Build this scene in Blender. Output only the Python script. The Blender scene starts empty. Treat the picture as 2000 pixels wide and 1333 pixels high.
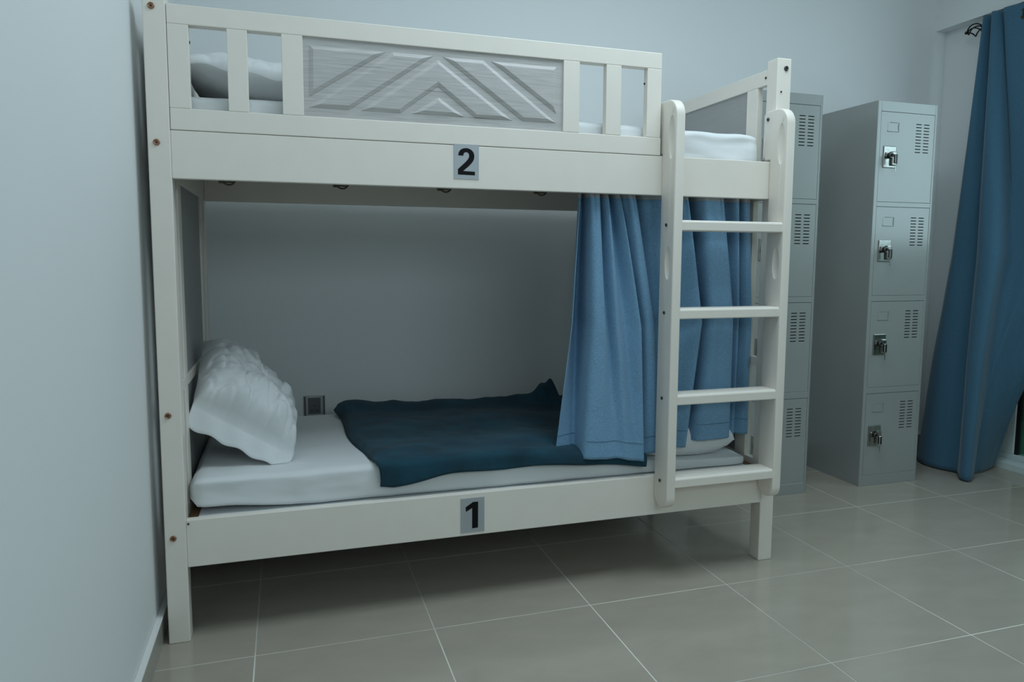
import bpy, bmesh, math, random
from mathutils import Vector, Matrix, noise
random.seed(4)
scn = bpy.context.scene
COL = scn.collection
# ------------------------------------------------------------------ camera
CX, CY, CZ, YAW, PITCH, ROLL, F = 0.1038, -2.0427, 1.1029, 0.3121, 0.0986, -0.0064, 1425.82
cd = bpy.data.cameras.new('camera'); cam = bpy.data.objects.new('camera', cd); COL.objects.link(cam)
cd.sensor_fit = 'HORIZONTAL'; cd.sensor_width = 36; cd.lens = F / 2000 * 36
cd.shift_x = -17.2 / 2000; cd.shift_y = -25.9 / 2000; cd.clip_start = .02
f0 = Vector((math.sin(YAW), math.cos(YAW), 0)); r0 = Vector((math.cos(YAW), -math.sin(YAW), 0)); z0 = Vector((0, 0, 1))
fw = f0 * math.cos(PITCH) - z0 * math.sin(PITCH); up = f0 * math.sin(PITCH) + z0 * math.cos(PITCH)
rt = r0 * math.cos(ROLL) - up * math.sin(ROLL); up2 = r0 * math.sin(ROLL) + up * math.cos(ROLL)
M = Matrix((rt, up2, -fw)).transposed().to_4x4(); M.translation = (CX, CY, CZ)
cam.matrix_world = M
scn.camera = cam
# ------------------------------------------------------------------ world, lights, exposure
w = bpy.data.worlds.new('world'); scn.world = w; w.use_nodes = True
w.node_tree.nodes['Background'].inputs[0].default_value = (.55, .78, .86, 1)
w.node_tree.nodes['Background'].inputs[1].default_value = .5
def area(name, loc, rot, sx, sy, power, col):
    l = bpy.data.lights.new(name, 'AREA'); l.shape = 'RECTANGLE'; l.size = sx; l.size_y = sy; l.energy = power; l.color = col
    o = bpy.data.objects.new(name, l); o.location = loc; o.rotation_euler = rot; COL.objects.link(o); return o
R = math.radians
area('daylight_front_window', (1.4, -3.55, 2.10), (R(84), 0, 0), 2.4, .7, 16, (.78, .965, 1.08))
area('daylight_glass_door', (3.62, -.11, 1.72), (0, R(90), 0), 1.05, .95, 7.5, (.70, .98, 1.08))
area('ceiling_bounce_light', (1.38, -.50, 2.77), (0, 0, 0), 1.7, .9, 25, (.80, .975, 1.07))  # added area light, stands in for daylight bounced off the ceiling
scn.view_settings.view_transform = 'Standard'; scn.view_settings.look = 'None'
scn.view_settings.exposure = 0.0; scn.view_settings.gamma = 1.0; scn.view_settings.use_curve_mapping = False

# ------------------------------------------------------------------ materials
def mat(name, col, rough=.5, metal=0, spec=.5, noise_s=0, noise_amt=0, bump=0, bump_s=200, stretch=(1, 1, 1), sheen=0, coat=0, col2=None, bumpd=.002):
    m = bpy.data.materials.new(name); m.use_nodes = True; nt = m.node_tree; b = nt.nodes['Principled BSDF']
    b.inputs['Base Color'].default_value = (*col, 1); b.inputs['Roughness'].default_value = rough; b.inputs['Metallic'].default_value = metal
    b.inputs['Specular IOR Level'].default_value = spec
    b.inputs['Sheen Weight'].default_value = sheen; b.inputs['Coat Weight'].default_value = coat
    tc = nt.nodes.new('ShaderNodeTexCoord')
    def nz(scale, detail=4):
        mp = nt.nodes.new('ShaderNodeMapping'); mp.inputs['Scale'].default_value = stretch
        nt.links.new(tc.outputs['Object'], mp.inputs[0])
        n = nt.nodes.new('ShaderNodeTexNoise'); n.inputs['Scale'].default_value = scale; n.inputs['Detail'].default_value = detail
        nt.links.new(mp.outputs[0], n.inputs['Vector']); return n
    if noise_s:
        n = nz(noise_s); cr = nt.nodes.new('ShaderNodeValToRGB')
        c2 = col2 or tuple(c * (1 - noise_amt) for c in col)
        cr.color_ramp.elements[0].position = .35; cr.color_ramp.elements[1].position = .65
        cr.color_ramp.elements[0].color = (*c2, 1); cr.color_ramp.elements[1].color = (*col, 1)
        nt.links.new(n.outputs['Fac'], cr.inputs[0]); nt.links.new(cr.outputs[0], b.inputs['Base Color'])
    if bump:
        n = nz(bump_s, 3); bp = nt.nodes.new('ShaderNodeBump'); bp.inputs['Strength'].default_value = bump; bp.inputs['Distance'].default_value = bumpd
        nt.links.new(n.outputs['Fac'], bp.inputs['Height']); nt.links.new(bp.outputs[0], b.inputs['Normal'])
    return m
M_wall = mat('wall_paint', (.80, .82, .82), .7, noise_s=1.3, noise_amt=.02, bump=.08, bump_s=90)
M_ceil = mat('ceiling_paint', (.80, .80, .79), .8, bump=.05, bump_s=80)
M_tile = mat('porcelain_tile', (.43, .385, .32), .13, spec=.5, noise_s=5, noise_amt=.07, bump=.03, bump_s=30, stretch=(1, 2.4, 1))
M_grout = mat('grout', (.82, .79, .71), .8, noise_s=1.3, noise_amt=.5)
M_skirt = mat('skirting_tile', (.40, .38, .34), .2, noise_s=6, noise_amt=.08)
M_white = mat('white_trim', (.80, .80, .78), .5, noise_s=9, noise_amt=.03)
M_bed = mat('ivory_paint', (.84, .78, .70), .42, noise_s=14, noise_amt=.02, bump=.04, bump_s=60)
M_wood = mat('brown_plywood', (.30, .17, .09), .6, noise_s=20, noise_amt=.4, stretch=(1, 12, 12))
M_sheet = mat('white_cotton', (.73, .75, .755), .85, noise_s=6, noise_amt=.02, bump=.25, bump_s=420, sheen=.2, bumpd=.0006)
M_blank = mat('teal_plush', (.006, .058, .092), .95, noise_s=7, noise_amt=.45, bump=.5, bump_s=260, sheen=.06, stretch=(1, 2.2, 1), bumpd=.002)
M_curt = mat('blue_linen', (.19, .37, .55), .88, noise_s=330, noise_amt=.28, bump=.3, bump_s=500, stretch=(.5, .5, 2.2), sheen=.12, bumpd=.0006)
M_curt2 = mat('dark_blue_linen', (.052, .150, .235), .88, noise_s=300, noise_amt=.2, bump=.3, bump_s=500, stretch=(.5, .5, 2.2), sheen=.2, bumpd=.0006)
M_tape = mat('white_header_tape', (.48, .48, .47), .8, noise_s=40, noise_amt=.2)
M_lock = mat('grey_locker_enamel', (.335, .35, .34), .24, spec=.9, noise_s=3, noise_amt=.04, bump=.03, bump_s=7, bumpd=.01)
M_dark = mat('cavity_shade', (.02, .02, .02), .9)  # near-black colour that paints the shade inside openings
M_chrome = mat('chrome', (.42, .41, .39), .28, metal=1, noise_s=60, noise_amt=.2)
M_black = mat('black_plastic', (.012, .012, .012), .4)
M_iron = mat('black_iron', (.012, .014, .013), .45, metal=.3)
M_copper = mat('copper_bolt', (.50, .27, .17), .35, metal=.9, noise_s=300, noise_amt=.5)
M_steelb = mat('grey_bolt', (.10, .10, .10), .4, metal=.7)
M_silver = mat('silver_sticker', (.42, .44, .46), .4, metal=.15, noise_s=8, noise_amt=.08)
M_ink = mat('black_ink', (.006, .006, .007), .6, spec=.15)
M_brass = mat('dark_brass', (.10, .08, .055), .4, metal=.9)
M_greyp = mat('grey_panel', (.36, .36, .355), .55, noise_s=10, noise_amt=.06, stretch=(1, 1, 10))
M_sockd = mat('grey_socket_plastic', (.13, .14, .14), .4)
M_sockl = mat('silver_socket_plate', (.48, .49, .48), .35, metal=.3)
M_alu = mat('white_aluminium', (.62, .72, .70), .35, spec=.5)
M_green = mat('exterior_paving', (.03, .10, .075), .9, noise_s=2, noise_amt=.4)
# carved panel veneer: pale grey, fine horizontal streaks
M_ven = mat('grey_wood_veneer', (.53, .505, .485), .5)
def veneer(m):
    nt = m.node_tree; b = nt.nodes['Principled BSDF']; tc = nt.nodes.new('ShaderNodeTexCoord')
    def layer(sc, st, lo, hi, c0, c1):
        mp = nt.nodes.new('ShaderNodeMapping'); mp.inputs['Scale'].default_value = st
        nt.links.new(tc.outputs['Object'], mp.inputs[0]); n = nt.nodes.new('ShaderNodeTexNoise'); n.inputs['Scale'].default_value = sc; n.inputs['Detail'].default_value = 6
        nt.links.new(mp.outputs[0], n.inputs['Vector']); r = nt.nodes.new('ShaderNodeValToRGB')
        r.color_ramp.elements[0].position = lo; r.color_ramp.elements[1].position = hi
        r.color_ramp.elements[0].color = (*c0, 1); r.color_ramp.elements[1].color = (*c1, 1)
        nt.links.new(n.outputs['Fac'], r.inputs[0]); return r
    a = layer(6, (2.2, 1, 42), .3, .7, (.44, .425, .415), (.57, .55, .535))
    c = layer(3, (1.1, 1, 46), .30, .35, (.55, .50, .48), (1, 1, 1))
    mx = nt.nodes.new('ShaderNodeMixRGB'); mx.blend_type = 'MULTIPLY'; mx.inputs[0].default_value = .8
    nt.links.new(a.outputs[0], mx.inputs[1]); nt.links.new(c.outputs[0], mx.inputs[2]); nt.links.new(mx.outputs[0], b.inputs['Base Color'])
veneer(M_ven)
M_glass = bpy.data.materials.new('tinted_glass'); M_glass.use_nodes = True
_b = M_glass.node_tree.nodes['Principled BSDF']; _b.inputs['Base Color'].default_value = (.25, .55, .42, 1); _b.inputs['Transmission Weight'].default_value = .85
_b.inputs['Roughness'].default_value = .03; _b.inputs['IOR'].default_value = 1.45

# ------------------------------------------------------------------ helpers
def rloc(o):
    while o.parent: o = o.parent
    return o.location
def link(name, bm, m, parent=None, smooth=False, origin=None, autos=None):
    """bm is in world coordinates; parts sit in the frame of their thing"""
    me = bpy.data.meshes.new(name)
    off = Vector(rloc(parent)) if parent else Vector(origin or (0, 0, 0))
    bmesh.ops.translate(bm, verts=bm.verts, vec=-off)
    bmesh.ops.recalc_face_normals(bm, faces=bm.faces)
    bm.to_mesh(me); bm.free()
    for mm in (m if isinstance(m, (list, tuple)) else [m]): me.materials.append(mm)
    o = bpy.data.objects.new(name, me); COL.objects.link(o)
    if parent: o.parent = parent
    else: o.location = off
    if smooth: me.polygons.foreach_set('use_smooth', [True] * len(me.polygons))
    if autos: me.set_sharp_from_angle(angle=R(autos))
    return o
def thing(name, loc, label, cat, group=None):
    o = bpy.data.objects.new(name, None); COL.objects.link(o); o.location = loc; o.empty_display_size = .1
    o['label'] = label; o['category'] = cat
    if group: o['group'] = group
    return o
def tag(o, label, cat, group=None):
    o['label'] = label; o['category'] = cat
    if group: o['group'] = group
    return o
def struct(name, bm, m, parent=None, **k):
    o = link(name, bm, m, parent, **k)
    if not parent: o['kind'] = 'structure'
    return o
def add_box(bm, x0, x1, y0, y1, z0, z1, bev=0, seg=2, mi=0):
    r = bmesh.ops.create_cube(bm, size=1); vs = r['verts']
    for v in vs:
        v.co = Vector(((x0 + x1) / 2 + v.co.x * (x1 - x0), (y0 + y1) / 2 + v.co.y * (y1 - y0), (z0 + z1) / 2 + v.co.z * (z1 - z0)))
    fs = {f for v in vs for f in v.link_faces}
    for f in fs: f.material_index = mi
    if bev:
        es = list({e for v in vs for e in v.link_edges})
        bmesh.ops.bevel(bm, geom=es, offset=bev, segments=seg, affect='EDGES', profile=.5)
    return bm
def box(*a, **k): return add_box(bmesh.new(), *a, **k)
def add_cyl(bm, c, axis, r, h, seg=20, r2=None, mi=0):
    rot = {'x': Matrix.Rotation(R(90), 3, 'Y'), 'y': Matrix.Rotation(R(-90), 3, 'X'), 'z': Matrix.Identity(3)}[axis]
    n0 = len(bm.faces)
    res = bmesh.ops.create_cone(bm, cap_ends=True, segments=seg, radius1=r, radius2=r if r2 is None else r2, depth=h, matrix=Matrix.Translation(c) @ rot.to_4x4())
    for f in {f for v in res['verts'] for f in v.link_faces}: f.material_index = mi
    return bm
def add_prism(bm, pts, axis, a, b, mi=0):
    """polygon pts (2D) extruded along axis from a to b"""
    def P(p, t): return {'x': (t, p[0], p[1]), 'y': (p[0], t, p[1]), 'z': (p[0], p[1], t)}[axis]
    v0 = [bm.verts.new(P(p, a)) for p in pts]; v1 = [bm.verts.new(P(p, b)) for p in pts]
    n = len(pts); fs = [bm.faces.new(v0), bm.faces.new(v1)]
    for i in range(n): fs.append(bm.faces.new((v0[i], v0[(i + 1) % n], v1[(i + 1) % n], v1[i])))
    for f in fs: f.material_index = mi
    return fs
def add_tube(bm, pts, r, seg=8, closed=False, mi=0, cap=True):
    pts = [Vector(p) for p in pts]; n = len(pts); rings = []
    prev = None
    for i, p in enumerate(pts):
        a = pts[(i - 1) % n] if (closed or i > 0) else p; b = pts[(i + 1) % n] if (closed or i < n - 1) else p
        t = (b - a).normalized()
        if prev is None: u = t.orthogonal().normalized()
        else: u = (prev - t * prev.dot(t)).normalized()
        prev = u; v = t.cross(u); rr = r[i] if isinstance(r, (list, tuple)) else r
        rings.append([bm.verts.new(p + (u * math.cos(k * 2 * math.pi / seg) + v * math.sin(k * 2 * math.pi / seg)) * rr) for k in range(seg)])
    m = n if closed else n - 1
    for i in range(m):
        A, B = rings[i], rings[(i + 1) % n]
        for k in range(seg):
            f = bm.faces.new((A[k], A[(k + 1) % seg], B[(k + 1) % seg], B[k])); f.material_index = mi; f.smooth = True
    if not closed and cap:
        bm.faces.new(rings[0]); bm.faces.new(rings[-1])
    return bm
def ring(bm, c, axis, R0, r, n=20, seg=8, arc=(0, 360), mi=0):
    pts = []; full = arc[1] - arc[0] >= 360; m = n if full else n + 1
    for i in range(m):
        a = R(arc[0] + (arc[1] - arc[0]) * i / n); ca, sa = math.cos(a) * R0, math.sin(a) * R0
        pts.append(Vector(c) + Vector({'x': (0, ca, sa), 'y': (ca, 0, sa), 'z': (ca, sa, 0)}[axis]))
    return add_tube(bm, pts, r, seg, closed=full, mi=mi)
def bool_diff(o, bm):
    me = bpy.data.meshes.new('cut'); bmesh.ops.translate(bm, verts=bm.verts, vec=-Vector(rloc(o))); bmesh.ops.recalc_face_normals(bm, faces=bm.faces); bm.to_mesh(me); bm.free()
    c = bpy.data.objects.new('cut', me); COL.objects.link(c); c.parent = o.parent
    md = o.modifiers.new('b', 'BOOLEAN'); md.operation = 'DIFFERENCE'; md.solver = 'EXACT'; md.object = c
    bpy.context.view_layer.update(); dg = bpy.context.evaluated_depsgraph_get()
    nm = bpy.data.meshes.new_from_object(o.evaluated_get(dg)); o.modifiers.clear(); old = o.data; o.data = nm; nm.name = old.name
    bpy.data.objects.remove(c); nm.polygons.foreach_set('use_smooth', [True] * len(nm.polygons)); nm.set_sharp_from_angle(angle=R(40))
def copy_tree(o, delta=None, parent=None):
    c = o.copy(); COL.objects.link(c); c.parent = parent
    if delta is not None: c.location = Vector(o.location) + Vector(delta)
    for ch in list(o.children): copy_tree(ch, None, c)
    return c
def fbm(x, y, z=0, oct=3):
    s = 0; a = 1
    for i in range(oct): s += a * noise.noise(Vector((x, y, z)) * (2 ** i)); a *= .5
    return s
def sstep(a, b, x):
    t = max(0, min(1, (x - a) / (b - a))); return t * t * (3 - 2 * t)

# ------------------------------------------------------------------ room shell
WL, WB, WR, WF, H = -.265, 1.18, 3.58, -3.7, 2.80
OY0, OY1, OZ = -1.75, .93, 2.33           # glass door opening in the right wall
bm = box(WL - .2, 4.0, WF - .2, WB + .2, -.14, -.0008); floor = struct('floor', bm, M_grout)
struct('wall_left', box(WL - .15, WL, WF - .15, WB + .15, -.1, H), M_wall)
struct('wall_back', box(WL, WR + .35, WB, WB + .15, -.1, H), M_wall)
bm = box(WL, .2, WF - .15, WF, -.1, H); add_box(bm, 2.6, 4, WF - .15, WF, -.1, H); add_box(bm, .2, 2.6, WF - .15, WF, -.1, 1.0); add_box(bm, .2, 2.6, WF - .15, WF, 2.45, H)
struct('wall_front', bm, M_wall)
bm = box(WR, WR + .35, OY1, WB, -.1, H); add_box(bm, WR, WR + .35, WF, OY0, -.1, H); add_box(bm, WR, WR + .35, OY0, OY1, OZ, H)
struct('wall_right', bm, M_wall)
struct('trim_1', box(3.503, WR, WF, WB, OZ, H), M_wall)      # bulkhead over the glass door
struct('ceiling', box(WL - .15, 4, WF - .15, WB + .15, H, H + .1), M_ceil)
# floor tiles, each one a piece of the floor
T = .5; G = .0021
tb = box(-T / 2 + G, T / 2 - G, -T / 2 + G, T / 2 - G, -.0009, 0, bev=.0004, seg=1)
tme = None
xs = [k * T for k in range(-1, 8)]; ys = [r * T for r in range(-8, 3)]
for ix, xa in enumerate(xs):
    xb = xa + T; ca, cb = max(xa, WL), min(xb, 3.70)
    for ya in ys:
        yb_ = ya + T; da, db = max(ya, WF), min(yb_, WB)
        if cb - ca < .02 or db - da < .02: continue
        full = abs(cb - ca - T) < 1e-6 and abs(db - da - T) < 1e-6
        if full:
            if tme is None:
                o = link('tile', tb, M_tile, None); o.parent = floor; tme = o.data
            else: o = bpy.data.objects.new('tile', tme); COL.objects.link(o); o.parent = floor
            o.location = ((ca + cb) / 2, (da + db) / 2, 0)
        else:
            o = link('tile', box(ca + G, cb - G, da + G, db - G, -.0009, 0, bev=.0004, seg=1), M_tile, None); o.parent = floor
# skirting: tiles topped by a white ledge
def skirting(side, segs, fn):
    base = None
    for a, b in segs:
        led, til = fn(a, b)
        if base is None: base = led
    return base
bl = box(WL, WL + .017, WF, WB, .074, .081, bev=.002); bL = struct('baseboard_left', bl, M_white)
y = WB
ys2 = [WF] + [k * T for k in range(-7, 3)] + [WB]
for a, b in zip(ys2[:-1], ys2[1:]):
    link('skirting_tile', box(WL, WL + .015, a + G, b - G, .001, .074, bev=.001, seg=1), M_skirt, bL)
bl = box(WL + .017, WR, WB - .014, WB, .093, .100, bev=.002); bB = struct('baseboard_back', bl, M_white)
xs2 = [WL + .017] + [k * T for k in range(0, 8)] + [WR]
for a, b in zip(xs2[:-1], xs2[1:]):
    link('skirting_tile', box(a + G, b - G, WB - .012, WB, .001, .093, bev=.001, seg=1), M_skirt, bB)
# sliding glass door
bm = bmesh.new()
add_box(bm, 3.735, 3.80, .745, OY1, .0755, OZ - .0705, bev=.003); add_box(bm, 3.735, 3.80, OY0, OY0 + .08, .0755, OZ - .0705, bev=.003)
add_box(bm, 3.735, 3.80, -.55, -.45, .0755, OZ - .0705, bev=.003)
add_box(bm, 3.735, 3.80, OY0, OY1, OZ - .07, OZ, bev=.003); add_box(bm, 3.735, 3.80, OY0, OY1, .035, .075, bev=.003)
door = struct('door_1', bm, M_alu)
bm = box(3.69, 3.86, OY0, OY1, -.01, .035, bev=.004); add_box(bm, 3.715, 3.725, OY0, OY1, .035, .045); link('door_track', bm, M_alu, door)
link('stile_shadow', box(3.742, 3.775, .728, .745, .075, OZ - .07), M_black, door)  # black strip painting the stile's shadow along the glass edge
link('glass_pane', box(3.757, 3.765, -.45, .735, .07, OZ - .06), M_glass, door)
link('glass_pane', box(3.757, 3.765, OY0 + .07, -.54, .07, OZ - .06), M_glass, door)
struct('floor_outside', box(3.93, 7.5, -6, 4, -.2, -.03), M_green)
struct('wall_outside', box(5.2, 5.35, -6, 4, -.03, 1.1), M_green)
# window in the front wall, behind the camera
bm = bmesh.new()
for a in (.2, 1.37, 2.54): add_box(bm, a, a + .06, WF - .1, WF - .04, 1.0, 2.45)
add_box(bm, .2, 2.6, WF - .1, WF - .04, 1.0, 1.06); add_box(bm, .2, 2.6, WF - .1, WF - .04, 2.39, 2.45)
win = struct('window_1', bm, M_alu)
link('pane', box(.25, 2.55, WF - .075, WF - .069, 1.05, 2.4), M_glass, win)

# ------------------------------------------------------------------ bunk bed
XL0, XL1, XR0, XR1 = -.234, -.178, 1.721, 1.777
YF0, YF1, YB0, YB1 = .133, .190, .932, .990
ZT = 1.781
bed = thing('bunk_bed', ((XL0 + XR1) / 2, .56, 0), 'ivory-painted wooden bunk bed numbered 2 and 1, with ladder and carved guard rail', 'bunk bed')
posts = []
for x0, x1 in ((XL0, XL1), (XR0, XR1)):
    for y0, y1 in ((YF0, YF1), (YB0, YB1)):
        posts.append(link('post', box(x0, x1, y0, y1, 0, ZT, bev=.003), M_bed, bed))
def bolt(post, c, axis, m, r=.0085, name='bolt'):
    bm = bmesh.new(); s = -1
    d = Vector({'x': (1, 0, 0), 'y': (0, 1, 0)}[axis])
    add_cyl(bm, Vector(c) - d * .0006, axis, r, .004, 20)
    ring(bm, Vector(c) - d * .0026, axis, r * .8, r * .22, 18, 6)
    add_cyl(bm, Vector(c) - d * .0022, axis, r * .38, .0022, 6, mi=1)
    return link(name, bm, [m, M_black], post)
for z in (1.745, 1.396, .658, .308): bolt(posts[0], (-.212, YF0, z), 'y', M_copper)
bolt(posts[2], (1.755, YF0, 1.747), 'y', M_steelb)
bolt(posts[2], (1.738, YF0, 1.668), 'y', M_steelb, .003)
bolt(posts[2], (1.747, YF0, .31), 'y', M_copper)
# side boards
ub = link('side_board', box(XL1, XR0, YF0 + .001, YF0 + .026, 1.303, 1.4305, bev=.0022), M_bed, bed)
lb = link('side_board', box(XL1, XR0, YF0 + .001, YF0 + .026, .219, .3565, bev=.0022), M_bed, bed)
link('side_board', box(XL1, XR0, YB1 - .028, YB1 - .003, 1.300, 1.4305, bev=.0022), M_bed, bed)
link('side_board', box(XL1, XR0, YB1 - .028, YB1 - .003, .219, .3565, bev=.0022), M_bed, bed)
bolt(lb, (-.172, YF0 + .001, .346), 'y', M_steelb, .003)
# bases of both bunks
link('bunk_base', box(XL1 + .002, XR0 - .002, YF0 + .027, YB1 - .029, .338, .346), M_wood, bed)
link('bunk_base', box(XL1 + .002, XR0 - .002, YF0 + .027, YB1 - .029, 1.390, 1.396), M_bed, bed)
for k in range(9):
    x = -.06 + k * .205
    link('slat', box(x - .03, x + .03, YF0 + .03, YB1 - .03, 1.380, 1.390, bev=.002, seg=1), M_bed, bed)
    link('slat', box(x - .03, x + .03, YF0 + .03, YB1 - .03, .318, .338, bev=.002, seg=1), M_wood, bed)
# guard rail
link('guard_rail', box(XL1 + .001, 1.280, YF0, YF0 + .032, 1.7055, 1.756, bev=.002), M_bed, bed)
link('guard_rail', box(XL1 + .001, 1.282, YF0, YF0 + .030, 1.4315, 1.4885, bev=.002), M_bed, bed)
for a, b in ((-.177, -.125), (-.031, .021), (.109, .165), (.940, .994), (1.085, 1.137), (1.229, 1.280)):
    link('baluster', box(a, b, YF0, YF0 + .026, 1.4885, 1.7055, bev=.0016), M_bed, bed)
bolt(bed, (-.1245, YF0 + .018, 1.665), 'x', M_black, .004, 'bolt'); bolt(bed, (1.2285, YF0 + .018, 1.66), 'x', M_black, .003, 'bolt')
# carved chevron panel
bm = box(.163, .942, YF0 + .007, YF0 + .017, 1.487, 1.7065)
cp = link('carved_panel', bm, M_ven, bed)
polys = [[(.183, 1.683), (.395, 1.683), (.181, 1.543)],
         [(.414, 1.684), (.533, 1.684), (.290, 1.514), (.179, 1.514)],
         [(.546, 1.674), (.321, 1.514), (.435, 1.514), (.546, 1.598), (.660, 1.514), (.776, 1.514)],
         [(.548, 1.567), (.470, 1.515), (.627, 1.515)],
         [(.562, 1.684), (.684, 1.684), (.919, 1.515), (.808, 1.515)],
         [(.708, 1.684), (.919, 1.684), (.919, 1.544)]]
def inset_poly(p, d):
    n = len(p); area2 = sum(p[i][0] * p[(i + 1) % n][1] - p[(i + 1) % n][0] * p[i][1] for i in range(n)); s = 1 if area2 > 0 else -1; out = []
    for i in range(n):
        a, b, c = Vector(p[i - 1]), Vector(p[i]), Vector(p[(i + 1) % n])
        e1 = (b - a).normalized(); e2 = (c - b).normalized()
        n1 = Vector((-e1.y, e1.x)) * s; n2 = Vector((-e2.y, e2.x)) * s
        k = n1 + n2; k = k / max(.12, k.dot(n1)); out.append(b + k * d)
    return out
for p in polys:
    bm = bmesh.new(); loops = []
    yy = YF0 + .007
    for d, h in ((-.002, -.001), (0, .0), (.0005, .0012), (.010, .0058), (.0112, .0060)):
        loops.append([bm.verts.new((q[0], yy - h, q[1])) for q in inset_poly(p, d)])
    n = len(p)
    for A, B in zip(loops[:-1], loops[1:]):
        for i in range(n): bm.faces.new((A[i], A[(i + 1) % n], B[(i + 1) % n], B[i]))
    bm.faces.new(loops[-1])
    link('raised_field', bm, M_ven, cp)
# end frames: upper rail, stile, panel ; lower head rail, stile, panel
for xa, xb in ((XL1 - .024, XL1 - .001), (XR0 + .001, XR0 + .024)):
    for z0_, z1_ in ((1.702, 1.754), (1.303, 1.431), (.712, .742), (.235, .368)):
        link('end_rail', box(xa, xb, YF1, YB0, z0_, z1_, bev=.002), M_bed, bed)
    for z0_, z1_ in ((1.431, 1.702), (.742, 1.303), (.368, .712)):
        link('end_stile', box(xa, xb, .242, .305, z0_, z1_, bev=.002), M_bed, bed)
        link('end_stile', box(xa, xb, .817, .880, z0_, z1_, bev=.002), M_bed, bed)
        link('end_panel', box(xa + .006, xb - .006, .305, .817, z0_, z1_), M_greyp, bed)
bolt(posts[2], (1.722, .196, 1.727), 'x', M_steelb, .004)
# number stickers
def sticker(x0, x1, z0_, z1_, pts, mapf):
    yb_ = YF0 - .0006
    s = link('number_sticker', box(x0, x1, yb_, YF0 + .0012, z0_, z1_), M_silver, bed)
    bm = bmesh.new(); pp = []
    for p in pts:
        u, v = mapf(*p); pp.append((x0 + u * (x1 - x0), z1_ - v * (z1_ - z0_)))
    add_prism(bm, pp, 'y', yb_ - .0005, yb_ + .0003); d = link('numeral', bm, M_ink, s); return s, d
two = [(190, 450), (198, 390), (225, 330), (265, 290), (320, 262), (390, 250), (460, 257), (520, 283), (568, 322), (600, 372), (616, 440), (612, 510), (588, 580), (540, 650), (460, 735), (380, 805), (320, 860), (632, 868), (632, 965), (183, 958), (180, 815), (300, 702), (400, 600), (450, 540), (476, 480), (478, 430), (462, 388), (425, 360), (385, 357), (352, 375), (330, 410), (322, 455)]
s2, d2 = sticker(.592, .669, 1.331, 1.434, two, lambda x, y: ((x - 75) / 662, (y - 150) / 925)); s2['label'] = 'silver sticker with black 2'
def m1(x, y):
    u = (x - 285 + 35 * (y - 235) / 940) / 720; return u, (y - 235 + 30 * u) / 935
s1, d1 = sticker(.611, .688, .229, .341, [(425, 465), (655, 330), (810, 325), (778, 1030), (600, 1045), (622, 490), (430, 590)], m1); s1['label'] = 'silver sticker with black 1'
# ladder: two boards set edge-on with finger grooves, four grooved rungs
def ladder_rail(x0, x1):
    prof = []
    def arc(cy, cz, r, a0, a1, n=9):
        for i in range(n + 1):
            a = R(a0 + (a1 - a0) * i / n); prof.append((cy + r * math.cos(a), cz + r * math.sin(a)))
    y0, y1, z0_, z1_ = .044, .1325, .262, 1.603
    arc(y0 + .041, z0_ + .041, .041, 180, 270); arc(y1 - .041, z0_ + .041, .041, 270, 360)
    prof.append((y1, 1.437)); arc(y1 + .020, 1.455, .018, 250, 340, 4)
    prof.append((y1 + .040, 1.47)); prof.append((y1 + .040, z1_ - .012)); prof.append((y1 + .030, z1_))
    arc(y0 + .055, z1_ - .055, .055, 90, 180)
    bm = bmesh.new(); add_prism(bm, prof, 'x', x0, x1)
    bmesh.ops.recalc_face_normals(bm, faces=bm.faces)
    es = [e for e in bm.edges if abs(e.verts[0].co.x - e.verts[1].co.x) < 1e-5]
    bmesh.ops.bevel(bm, geom=es, offset=.004, segments=3, affect='EDGES', profile=.5)
    o = link('ladder_rail', bm, M_bed, bed)
    cut = bmesh.new()
    for cy, cz, hh in ((.073, 1.483, .070), (.079, 1.082, .055)):
        bmesh.ops.create_uvsphere(cut, u_segments=28, v_segments=20, radius=1, matrix=Matrix.Translation((x0 - .002, cy, cz)) @ Matrix.Diagonal((.013, .019, hh, 1)))
    bool_diff(o, cut); return o
lr = [ladder_rail(1.288, 1.320), ladder_rail(1.703, 1.735)]
for k, zb in enumerate((1.186, .900, .615, .334)):
    y0, y1 = .048, .122; zt = zb + .034
    prof = [(y0, zb + .003), (y0, zt - .007), (y0 + .002, zt - .003), (y0 + .006, zt)]
    for g in (.018, .034, .050): prof += [(y0 + g, zt), (y0 + g + .0025, zt - .004), (y0 + g + .005, zt)]
    prof += [(y1 - .003, zt), (y1, zt - .003), (y1, zb + .003), (y1 - .003, zb), (y0 + .003, zb)]
    bm = bmesh.new(); add_prism(bm, prof, 'x', 1.3195, 1.7035)
    link('rung', bm, M_bed, bed)
    for z in (zb + .019,): bolt(lr[0], (1.288, .091, z), 'x', M_steelb, .0055, 'bolt')
bolt(lr[1], (1.703, .148, 1.575), 'x', M_steelb, .006)
# curtain rod inside the top board
bm = bmesh.new(); add_tube(bm, [(XL1, .196, 1.333), (XR0, .196, 1.333)], .008, 12); rodp = link('curtain_rail', bm, M_white, bed, smooth=True)

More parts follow.
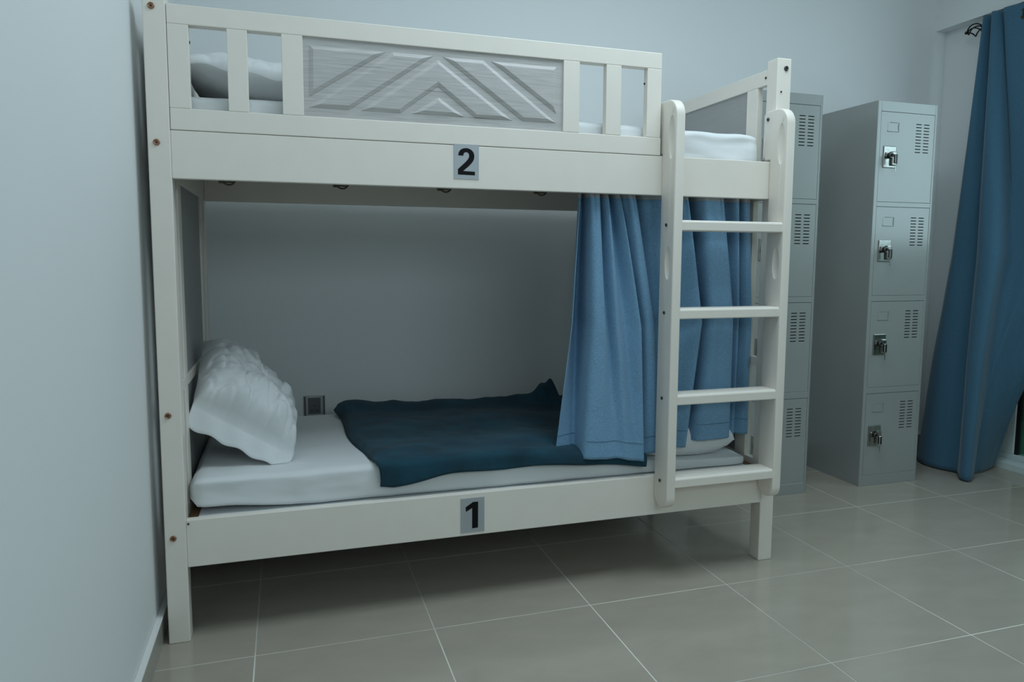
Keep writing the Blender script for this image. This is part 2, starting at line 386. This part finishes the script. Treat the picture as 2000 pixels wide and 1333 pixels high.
# ------------------------------------------------------------------ mattresses
def mattress(name, x0, x1, y0, y1, zb, zt, rad, seed, label, amp=.004):
    bm = bmesh.new(); NX = 90; rings = []
    def sec(hy, hz, r, n=9):
        pts = []
        for (sx, sz, a0) in ((1, -1, -90), (1, 1, 0), (-1, 1, 90), (-1, -1, 180)):
            for i in range(n):
                a = R(a0 + 90 * i / (n - 1)); pts.append((sx * (hy - r) + r * math.cos(a), sz * (hz - r) + r * math.sin(a)))
        out = []
        for i, p in enumerate(pts):        # densify long sides
            q = pts[(i + 1) % len(pts)]; L = math.dist(p, q); m = max(1, int(L / .03))
            for k in range(m): out.append((p[0] + (q[0] - p[0]) * k / m, p[1] + (q[1] - p[1]) * k / m))
        return out
    base = sec((y1 - y0) / 2, .5, .0001)   # template count from the widest section
    for i in range(NX + 1):
        t = i / NX; x = x0 + (x1 - x0) * t
        e = min(x - x0, x1 - x); k = 1 if e > rad else math.sqrt(max(0, 1 - ((rad - e) / rad) ** 2))
        b, tp = zb(x), zt(x); hz = (tp - b) / 2; cz = (tp + b) / 2; hy = (y1 - y0) / 2; cy = (y0 + y1) / 2
        ins = rad * (1 - k) * .75
        pts = sec(1.0, .22, .07)
        row = []
        for (a, c) in pts:
            yy = cy + a * (hy - ins); zz = cz + c / .22 * (hz - ins * .8)
            row.append((x, yy, zz))
        rings.append(row)
    n = len(rings[0]); V = []
    for row in rings:
        vr = []
        for (x, yy, zz) in row:
            dz = amp * fbm(x * 5 + seed, yy * 6, zz * 9); dy = amp * 1.3 * fbm(x * 9, yy * 4 + seed, zz * 16)
            front = sstep(.1, 0, abs(yy - y0))
            vr.append(bm.verts.new((x + amp * .5 * fbm(x * 7, yy * 7, zz * 9 + seed), yy + dy * (1 if yy < (y0 + y1) / 2 else -.3), zz + dz)))
        V.append(vr)
    for A, B in zip(V[:-1], V[1:]):
        for i in range(n): bm.faces.new((A[i], A[(i + 1) % n], B[(i + 1) % n], B[i]))
    bm.faces.new(V[0]); bm.faces.new(V[-1])
    o = link(name, bm, M_sheet, None, smooth=True, origin=((x0 + x1) / 2, (y0 + y1) / 2, zb((x0 + x1) / 2)), autos=60)
    return tag(o, label, 'mattress')
low_top = lambda x: .459 - .072 * sstep(.75, 1.6, x)
low_bot = lambda x: .352 + .020 * sstep(.25, -.15, x)
mattress('mattress', -.172, 1.690, .172, .975, low_bot, low_top, .035, 3, 'white-sheeted mattress on the lower bunk, under the teal blanket', .0035)
mattress('mattress', -.172, 1.700, .170, .975, lambda x: 1.397, lambda x: 1.535 + .006 * math.sin(x * 3), .040, 11, 'white-sheeted mattress on the upper bunk behind the guard rail', .006)
o = link('mattress_protector', box(-.150, 1.68, .1615, .97, .3465, .3515, bev=.002), M_sheet, None, origin=(.76, .56, .3465)); tag(o, 'thin white protector sheet between lower mattress and bed board', 'mattress pad')

# ------------------------------------------------------------------ pillows
def pillow(name, c, thick, label, flange=.02, seed=0, wr=.010, front=.65, N=64, floor_z=None, origin=None, near=None, rnd=.06):
    A, B, C, D = [Vector(p) for p in c]            # A-B near edge, D-C far edge
    nrm = (B - A).cross(D - A).normalized()
    if nrm.z < 0: nrm = -nrm
    bm = bmesh.new(); top = []; bot = []
    for i in range(N + 1):
        rt_, rb_ = [], []
        for j in range(N + 1):
            s, t = i / N, j / N
            p = A.lerp(B, s).lerp(D.lerp(C, s), t)
            u, v = 2 * s - 1, 2 * t - 1
            pin = 1 - .045 * (1 - u * u) * abs(v) ** 3 - .045 * (1 - v * v) * abs(u) ** 3
            cen = (A + B + C + D) / 4; p = cen + (p - cen) * pin
            p = cen + (p - cen) * (1 - rnd * (u * u * v * v) ** 2)
            f = flange * 2; fn = (near if near is not None else flange) * 2
            vc, vh = fn / 2 - f / 2, 1 - (fn + f) / 2
            uu, vv = min(1, abs(u) / (1 - f)), min(1, abs(v - vc) / vh)
            h = (max(0, 1 - uu ** 2.8) * max(0, 1 - vv ** (5 if near is not None and v < vc else 2.8))) ** .5
            edge = min(1, (1 - uu) * 3.0, (1 - vv) * 3.0)
            # creases that radiate from the seams
            rad = math.atan2(v, u) * 4
            w1 = noise.noise(Vector((rad * 1.1, (abs(u) + abs(v)) * 1.2, seed))) * wr * (1 - .6 * (1 - max(abs(u), abs(v))))
            w2 = fbm(s * 6 + seed, t * 6, seed, 4) * wr * .75; r = abs(noise.noise(Vector((s * 6 + t * 3, t * 4 - s * 2, seed + 5))))
            w3 = -wr * .8 * max(0, 1 - r * 8)
            wv = (w1 + w2 + w3) * (h > 0) * min(1, h * 2.5)
            q1 = p + nrm * (h * thick * front + wv + .0022); q2 = p - nrm * (h * thick * (1 - front) - wv * .4 + .0)
            ov = max(0, -v - (1 - fn)) / fn if near is not None else 0
            dro = (-nrm * .055 + Vector((0, -.010, 0))) * ov; q1 += dro; q2 += dro
            rip = nrm * (.005 * math.sin(s * 23 + seed) * math.cos(t * 17)) * (1 if h <= 0.001 else 0); q1 += rip; q2 += rip
            if floor_z is not None:
                fz = floor_z(q1.x); q1.z = max(q1.z, fz + .0035); q2.z = max(q2.z, fz + .001)
            rt_.append(bm.verts.new(q1)); rb_.append(bm.verts.new(q2))
        top.append(rt_); bot.append(rb_)
    for i in range(N):
        for j in range(N):
            bm.faces.new((top[i][j], top[i + 1][j], top[i + 1][j + 1], top[i][j + 1])); bm.faces.new((bot[i][j], bot[i][j + 1], bot[i + 1][j + 1], bot[i + 1][j]))
    for i in range(N):
        for (a, b) in (((i, 0), (i + 1, 0)), ((i + 1, N), (i, N)), ((0, i + 1), (0, i)), ((N, i), (N, i + 1))):
            bm.faces.new((top[a[0]][a[1]], bot[a[0]][a[1]], bot[b[0]][b[1]], top[b[0]][b[1]]))
    o = link(name, bm, M_sheet, None, smooth=True, origin=origin or tuple((A + B + C + D) / 4)); return tag(o, label, 'pillow')
lp = pillow('pillow', [(-.173, .268, .640), (.124, .248, .470), (.112, .680, .515), (-.170, .640, .820)], .22, 'plump white pillow propped against the headboard of the lower bunk', seed=2.3, front=.60, wr=.020, flange=.012, near=.12, rnd=.05, floor_z=low_top)
pillow('pillow', [(1.22, .175, .440), (1.665, .175, .446), (1.665, .62, .446), (1.22, .62, .44)], .175, 'white pillow lying half under the blue curtain at the foot of the lower bunk', seed=7.1, front=.52, wr=.008, flange=.001, rnd=.09, floor_z=low_top)
pillow('pillow', [(-.174, .250, 1.642), (.30, .26, 1.588), (.30, .86, 1.600), (-.168, .86, 1.655)], .15, 'white pillow on the upper bunk behind the left end of the guard rail', seed=4.4, front=.52, wr=.008, flange=.003, floor_z=lambda x: 1.541)

# ------------------------------------------------------------------ teal blanket
def blanket():
    bm = bmesh.new(); NX, NY = 130, 100; V = []
    for j in range(NY + 1):
        t = j / NY                       # 0 at the back, 1 at the front hem
        row = []
        for i in range(NX + 1):
            s = i / NX
            xl = .285 + .045 * sstep(.15, .75, t) + .030 * sstep(.8, 1, t) + .012 * math.sin(t * 9) - .012 * math.exp(-((t - .04) / .06) ** 2)
            xr = 1.275 - .02 * math.sin(t * 7)
            x = xl + (xr - xl) * s
            zt = low_top(x)
            hem = .392 + .030 * sstep(.36, .60, x) - .030 * sstep(.95, 1.26, x) + .003 * math.sin(x * 23)
            Y0, Y1, yc = .930, .146, .165
            flat = (Y0 - yc); drop = (zt + .022 - hem); L = flat + drop
            d = t * L
            if d < flat: yy = Y0 - d; z = zt + .020
            else: yy = yc; z = zt + .020 - (d - flat)
            # round the front fold
            e = d - flat; r = .03
            if abs(e) < r: q = (e + r) / (2 * r); yy = yc + r * (1 - q) ** 2 - .0; z = zt + .020 - r * q * q
            yy -= .016 * sstep(flat - .06, flat + .01, d)
            back = sstep(.16, 0, t)
            bulge = .012 * fbm(x * 3.2, t * 2.6, 1.7) + .006 * fbm(x * 9, t * 3, 4.2) + .006 * math.sin(t * 16 + x * 2.2) * sstep(.25, .8, x)
            edgeL = sstep(0, .05, s)
            z += (bulge + .010) * (1 - sstep(flat - .10, flat, d)) * (.4 + .6 * edgeL) * 1.0
            z += back * .018 + .012 * math.exp(-((x - .37) / .06) ** 2) * back
            # crumple rising at the far right
            cr = math.exp(-((x - 1.185) / .055) ** 2) * math.exp(-((t - .02) / .10) ** 2)
            z += .070 * cr + .018 * back * math.sin(x * 95) * sstep(1.12, 1.2, x); yy += .015 * cr
            z += .015 * back * sstep(.9, 1.15, x)
            if d > flat: yy += .007 * math.sin(x * 17 + 1) * sstep(flat, L, d) * sstep(.5, .7, x) - .002 + .002 * fbm(x * 9, t * 4)
            yy += .010 * math.sin(x * 6.3) * back
            # edges turn under
            lip = max(sstep(.018, 0, s) * (1 - sstep(flat - .08, flat, d)), sstep(.020, 0, t))
            hemround = sstep(.05, 0, s) * sstep(flat, L, d); z += .006 * hemround; yy -= .004 * sstep(.8, 1.0, x) * sstep(flat - .08, flat, d)
            z -= lip * .022
            row.append(bm.verts.new((x, yy, z)))
        V.append(row)
    for j in range(NY):
        for i in range(NX): bm.faces.new((V[j][i], V[j][i + 1], V[j + 1][i + 1], V[j + 1][i]))
    o = link('blanket', bm, M_blank, None, smooth=True, origin=(.78, .55, .45))
    md = o.modifiers.new('thick', 'SOLIDIFY'); md.thickness = .011; md.offset = -1
    return tag(o, 'dark teal plush blanket spread over the lower mattress and its front edge', 'blanket')
blanket()

# ------------------------------------------------------------------ curtains
def cr_spline(P, n):
    out = []; m = len(P) - 1
    for k in range(n + 1):
        f = k / n * m; i = min(int(f), m - 1); t = f - i
        p0, p1, p2, p3 = P[max(i - 1, 0)], P[i], P[i + 1], P[min(i + 2, m)]
        out.append(tuple(.5 * (2 * b + (c - a) * t + (2 * a - 5 * b + 4 * c - d) * t * t + (3 * b - a - 3 * c + d) * t ** 3) for a, b, c, d in zip(p0, p1, p2, p3)))
    return out
def cloth(name, levels, zs_bottom, ztop, m, n=260, nz=70, pleat=None, label=None, thick=.0025, wob=.003, seed=0, hem=None, ease=1.0, tape=None, origin=None):
    """levels: [(u, [(x,y)...])], u from 0 at the top to 1 at the bottom"""
    L = [(u, cr_spline(P, n)) for u, P in levels]; bm = bmesh.new(); V = []
    for j in range(nz + 1):
        u = j / nz; row = []
        for a, b in zip(L[:-1], L[1:]):
            if a[0] <= u <= b[0] + 1e-9: break
        q = (u - a[0]) / (b[0] - a[0]); q = q ** ease if a[0] == 0 else q
        for k in range(n + 1):
            x = a[1][k][0] * (1 - q) + b[1][k][0] * q; y = a[1][k][1] * (1 - q) + b[1][k][1] * q
            s = k / n
            zb = zs_bottom(s) if callable(zs_bottom) else zs_bottom
            z = ztop + (zb - ztop) * u
            dx, dy = (pleat(s, u) if pleat else (0, 0))
            wv = wob * fbm(s * 9 + seed, u * 3, seed, 3) * min(1, u * 3 + .2)
            row.append(bm.verts.new((x + dx + wv * .5, y + dy + wv, z)))
        V.append(row)
    for j in range(nz):
        for k in range(n):
            f = bm.faces.new((V[j][k], V[j][k + 1], V[j + 1][k + 1], V[j + 1][k]))
            if tape and j / nz < tape: f.material_index = 1
    o = link(name, bm, m, None, smooth=True, origin=origin)
    md = o.modifiers.new('thick', 'SOLIDIFY'); md.thickness = thick; md.offset = 0
    return o, V
# bed curtain gathered at the foot of the lower bunk
F = [((1.030,.200),(1.003,.190),(.948,.190),.447), ((1.042,.240),(1.034,.275),(.996,.205),.446), ((1.058,.250),(1.064,.290),(1.024,.212),.445),
     ((1.060,.180),(1.060,.162),(1.032,.140),.434), ((1.085,.176),(1.100,.152),(1.098,.128),.430), ((1.096,.245),(1.126,.190),(1.148,.136),.428),
     ((1.115,.176),(1.150,.152),(1.188,.128),.420), ((1.138,.245),(1.192,.186),(1.220,.137),.414), ((1.158,.178),(1.236,.152),(1.248,.135),.410),
     ((1.163,.245),(1.245,.225),(1.254,.172),.415), ((1.190,.180),(1.262,.166),(1.283,.152),.430), ((1.215,.186),(1.292,.172),(1.320,.152),.436),
     ((1.224,.255),(1.300,.240),(1.332,.226),.438), ((1.270,.205),(1.330,.222),(1.345,.226),.438), ((1.345,.180),(1.360,.186),(1.365,.182),.438),
     ((1.372,.222),(1.400,.192),(1.392,.174),.438), ((1.410,.176),(1.474,.162),(1.426,.168),.438), ((1.418,.270),(1.482,.290),(1.432,.290),.440),
     ((1.462,.290),(1.506,.350),(1.452,.350),.446), ((1.470,.182),(1.507,.176),(1.463,.186),.456), ((1.530,.176),(1.560,.160),(1.532,.164),.458),
     ((1.555,.186),(1.603,.168),(1.604,.172),.458), ((1.560,.225),(1.608,.220),(1.607,.222),.456), ((1.578,.275),(1.624,.285),(1.622,.285),.452),
     ((1.620,.190),(1.655,.212),(1.655,.226),.452), ((1.637,.250),(1.669,.262),(1.672,.244),.452), ((1.660,.195),(1.692,.214),(1.698,.220),.452),
     ((1.684,.215),(1.714,.218),(1.717,.222),.452)]
top = [f[0] for f in F]; mid = [f[1] for f in F]; bot = [f[2] for f in F]
def hemz(s):
    x = s * (len(F) - 1); i = min(int(x), len(F) - 2); return F[i][3] * (1 - x + i) + F[i + 1][3] * (x - i)
def pl(s, u):
    a = .005 * math.exp(-u * 12); return (a * .6 * math.cos(s * 260), a * math.sin(s * 260 + .6))
bc, V = cloth('bed_curtain', [(0, top), (.5, mid), (1, bot)], hemz, 1.314, [M_curt, M_tape], n=420, nz=90, pleat=pl, wob=.004, seed=2, ease=.9, tape=.022, origin=(1.35, .2, .43))
tag(bc, 'blue linen privacy curtain gathered at the foot of the lower bunk behind the ladder', 'curtain')
# stitched hem line, following the cloth
bm = bmesh.new(); bc_me = bc.data; n1 = 421
vs = bc_me.vertices; off = Vector(bc.location)
pts = [off + vs[84 * n1 + k].co + Vector((0, -.0022, 0)) for k in range(0, 421, 3)]
add_tube(bm, pts, .0007, 5); link('hem_seam', bm, M_curt2, bc)
# rings along the hidden rail
for i, x in enumerate((-.047, .265, .575, .888)):
    bm = bmesh.new(); ring(bm, (x + .006, .198, 1.3135), 'y', .0175, .0026, 24, 8)
    add_box(bm, x - .021, x - .006, .192, .203, 1.2995, 1.308, bev=.002); add_box(bm, x - .019, x + .022, .194, .202, 1.302, 1.306, bev=.001)
    o = link('curtain_ring', bm, M_brass, None, smooth=True, origin=(x, .196, 1.30))
    tag(o, ['dark metal curtain ring under the top board, nearest the left post', 'dark metal curtain ring under the top board, second from the left post', 'dark metal curtain ring under the top board, just left of the number 2 sticker', 'dark metal curtain ring under the top board, nearest the blue bed curtain'][i], 'curtain ring', 'curtain rings under the upper bunk')
# window curtain on the right
top = [(3.53, .875), (3.475, .862), (3.455, .848), (3.480, .834), (3.525, .828), (3.475, .815), (3.442, .790), (3.475, .765), (3.525, .757), (3.448, .735), (3.470, .640), (3.515, .585), (3.55, .53), (3.56, .50), (3.52, .47), (3.47, .45), (3.47, .42)]
mid = [(3.52,1.00),(3.46,.945),(3.43,.90),(3.46,.83),(3.505,.790),(3.43,.775),(3.372,.71),(3.392,.638),(3.480,.650),(3.525,.635),(3.545,.58),(3.555,.54),(3.57,.51),(3.58,.49),(3.56,.47),(3.53,.45),(3.52,.44)]
mid2 = [(3.50,1.05),(3.41,.98),(3.375,.915),(3.39,.83),(3.435,.775),(3.375,.745),(3.318,.69),(3.335,.632),(3.410,.660),(3.445,.67),(3.46,.66),(3.50,.64),(3.55,.61),(3.58,.585),(3.60,.575),(3.61,.565),(3.61,.56)]
bot = [(3.50, 1.09), (3.385, 1.02), (3.330, .930), (3.335, .840), (3.365, .760), (3.325, .710), (3.285, .665), (3.295, .622), (3.360, .655), (3.385, .690), (3.430, .712), (3.50, .725), (3.58, .755), (3.655, .785), (3.672, .81), (3.668, .84), (3.66, .87)]
wc, V = cloth('window_curtain', [(0, top), (.52, mid), (.75, mid2), (1, bot)], .008, 2.312, M_curt2, n=260, nz=90, wob=.008, seed=5, origin=(3.48, .75, 0))
tag(wc, 'long dark blue curtain hanging to the floor before the glass door', 'curtain')
for yy, xx in ((.640, 3.470),):
    bm = bmesh.new(); ring(bm, (xx - .003, yy, 2.262), 'x', .0225, .005, 28, 8); bmesh.ops.scale(bm, vec=(1, 1, 1), verts=bm.verts)
    add_cyl(bm, (xx - .0035, yy, 2.262), 'x', .0205, .003, 24, mi=1)
    link('grommet', bm, [M_brass, M_dark], wc)
# curtain rod with cage finial
rod = thing('curtain_rod', (3.50, .2, 2.268), 'black metal curtain rod with a wire cage finial below the bulkhead', 'curtain rod')
bm = bmesh.new(); add_tube(bm, [(3.50, .888, 2.268), (3.50, -1.75, 2.268)], .011, 14); link('rod', bm, M_iron, rod, smooth=True)
bm = bmesh.new()
for k in range(4):
    pts = []; rr = []
    for i in range(17):
        t = i / 16; a = k * math.pi / 2 + t * 2.6 + .5; r = .029 * math.sin(math.pi * t) ** .8 + .002
        pts.append((3.50 + r * math.cos(a), .890 + .085 * t, 2.268 + r * math.sin(a))); rr.append(.0034)
    add_tube(bm, pts, rr, 7)
bmesh.ops.create_uvsphere(bm, u_segments=16, v_segments=10, radius=.0085, matrix=Matrix.Translation((3.50, .983, 2.268)))
link('finial', bm, M_iron, rod, smooth=True)
for yb_ in (.80, -1.6):
    bm = bmesh.new(); add_tube(bm, [(3.50, yb_, 2.255), (3.50, yb_, 2.245), (3.545, yb_, 2.245), (3.575, yb_, 2.29)], .005, 8); add_box(bm, 3.558, 3.581, yb_ - .012, yb_ + .012, 2.27, 2.329)
    link('bracket', bm, M_iron, rod)

# ------------------------------------------------------------------ lockers
LX0, LX1, LY, LH = 2.717, 3.066, .727, 1.824
def locker():
    root = thing('locker', ((LX0 + LX1) / 2, (LY + WB) / 2, 0), '', 'locker', 'grey four-door lockers along the back wall')
    D0, D1 = 2.7385, 3.0535; yb_ = WB - .016
    bm = bmesh.new(); t = .0015
    add_box(bm, LX0, LX0 + t, LY, yb_, 0, LH); add_box(bm, LX1 - t, LX1, LY, yb_, 0, LH); add_box(bm, LX0 + t, LX1 - t, yb_ - t, yb_, 0, LH - t)
    add_box(bm, LX0 + t, LX1 - t, LY + .018, yb_, LH - t, LH); add_box(bm, LX0 + t, LX1 - t, LY + .018, yb_ - t, .045, .046)
    # front frame
    add_box(bm, LX0 + t, D0 - .0015, LY, LY + .018, 0, LH, bev=.001, seg=1); add_box(bm, D1 + .0015, LX1 - t, LY, LY + .018, 0, LH, bev=.001, seg=1)
    doors = [(1.3655, 1.7755), (.9255, 1.3405), (.4845, .8965), (.0525, .4525)]
    zz = [LH] + [z for d in doors for z in (d[1] + .0015, d[0] - .0015)] + [0]
    for k in range(0, len(zz), 2): add_box(bm, D0 - .0015, D1 + .0015, LY, LY + .018, zz[k + 1], zz[k], bev=.001, seg=1)
    for k in (1, 2, 3): add_box(bm, LX0 + t, LX1 - t, LY + .018, yb_ - t, doors[k][1] + .003, doors[k][1] + .005)
    add_box(bm, D0 - .01, D1 + .01, LY + .020, LY + .021, .04, 1.80, mi=1)  # near-black sheet behind the slots, paints the shade of the interior
    link('locker_body', bm, [M_lock, M_dark], root)
    for (z0_, z1_) in doors:
        # front skin with two columns of ten vent slots
        cols = [(2.9445, 2.9775), (2.991, 3.024)]; top_ = z1_ - .045; sl = []
        for i in range(10): c = top_ - i * .0143; sl.append((c - .0042, c))
        xs_ = sorted({D0, D1, *[v for c in cols for v in c]}); zs_ = sorted({z0_, z1_, *[v for s in sl for v in s]})
        bm = bmesh.new(); g = {}
        def gv(x, z):
            if (x, z) not in g: g[(x, z)] = bm.verts.new((x, LY + .001, z))
            return g[(x, z)]
        for a, b in zip(xs_[:-1], xs_[1:]):
            for c, d in zip(zs_[:-1], zs_[1:]):
                if (a, b) in cols and (c, d) in sl: continue
                bm.faces.new((gv(a, c), gv(b, c), gv(b, d), gv(a, d)))
        ex = bmesh.ops.extrude_face_region(bm, geom=list(bm.faces))
        bmesh.ops.translate(bm, verts=[v for v in ex['geom'] if isinstance(v, bmesh.types.BMVert)], vec=(0, .004, 0))
        add_box(bm, D0, D0 + .002, LY + .004, LY + .022, z0_, z1_); add_box(bm, D1 - .002, D1, LY + .004, LY + .022, z0_, z1_)
        door = link('door', bm, M_lock, root)
        # louvre lips under the slots
        # card holder
        ch = bmesh.new(); a, b, c, d = 2.778, 2.842, z1_ - .088, z1_ - .047
        add_tube(ch, [(a, LY - .0005, c + .004), (a, LY - .0005, c), (b, LY - .0005, c), (b - .003, LY - .0025, (c + d) / 2), (b, LY - .0005, d), (a + .012, LY - .0005, d)], .0014, 6)
        add_box(ch, a, b, LY + .0002, LY + .0014, c, d)
        link('card_holder', ch, M_lock, door)
        lk = bmesh.new(); lx, lz = 2.795, (z1_ - .205)
        add_box(lk, 2.7585, 2.8315, LY - .0035, LY + .002, lz - .050, lz + .050, bev=.003, seg=2, mi=0)
        add_box(lk, 2.798, 2.828, LY - .014, LY - .003, lz - .040, lz + .026, bev=.005, seg=2, mi=0)         # pull
        add_cyl(lk, (2.790, LY - .010, lz + .006), 'y', .0135, .016, 20, mi=1)
        ring(lk, (2.790, LY - .0185, lz + .006), 'y', .010, .0015, 16, 6, mi=0)
        add_box(lk, 2.7885, 2.7915, LY - .034, LY - .016, lz + .000, lz + .012, mi=0)                    # key in the lock
        add_box(lk, 2.786, 2.802, LY - .046, LY - .032, lz - .034, lz + .008, bev=.003, seg=1, mi=1)     # key head
        ring(lk, (2.794, LY - .040, lz - .040), 'y', .010, .0011, 14, 6, mi=0)
        add_box(lk, 2.793, 2.7955, LY - .041, LY - .039, lz - .070, lz - .045, mi=0)
        add_box(lk, 2.768, 2.779, LY - .009, LY - .003, lz + .000, lz + .020, bev=.002, seg=1, mi=0)
        link('lock', lk, [M_chrome, M_black], door)
    return root
l1 = locker(); l1['label'] = 'free-standing grey four-door metal locker nearest the blue window curtain, fully in view'
l2 = copy_tree(l1, (-(3.066 - 2.409), 0, 0)); l2['label'] = 'grey four-door metal locker partly hidden behind the bunk bed ladder'

# ------------------------------------------------------------------ socket on the back wall
sk = thing('wall_socket', (.211, WB, .455), 'small grey square socket low on the wall above the lower mattress', 'socket')
link('plate', box(.167, .255, WB - .010, WB, .411, .499, bev=.002), M_sockl, sk)
link('trim_strip', box(.168, .175, WB - .0125, WB - .009, .412, .496, bev=.001, seg=1), M_sockd, sk); link('trim_strip', box(.2465, .2535, WB - .0125, WB - .009, .412, .496, bev=.001, seg=1), M_sockd, sk)
ins = link('socket_insert', box(.185, .236, WB - .0135, WB - .009, .420, .489, bev=.0015, seg=1), M_sockd, sk)
bm = box(.2085, .2125, WB - .0138, WB - .013, .4515, .4575); add_box(bm, .195, .203, WB - .0138, WB - .013, .432, .436); add_box(bm, .217, .225, WB - .0138, WB - .013, .432, .436)
link('pin_hole', bm, M_black, ins)
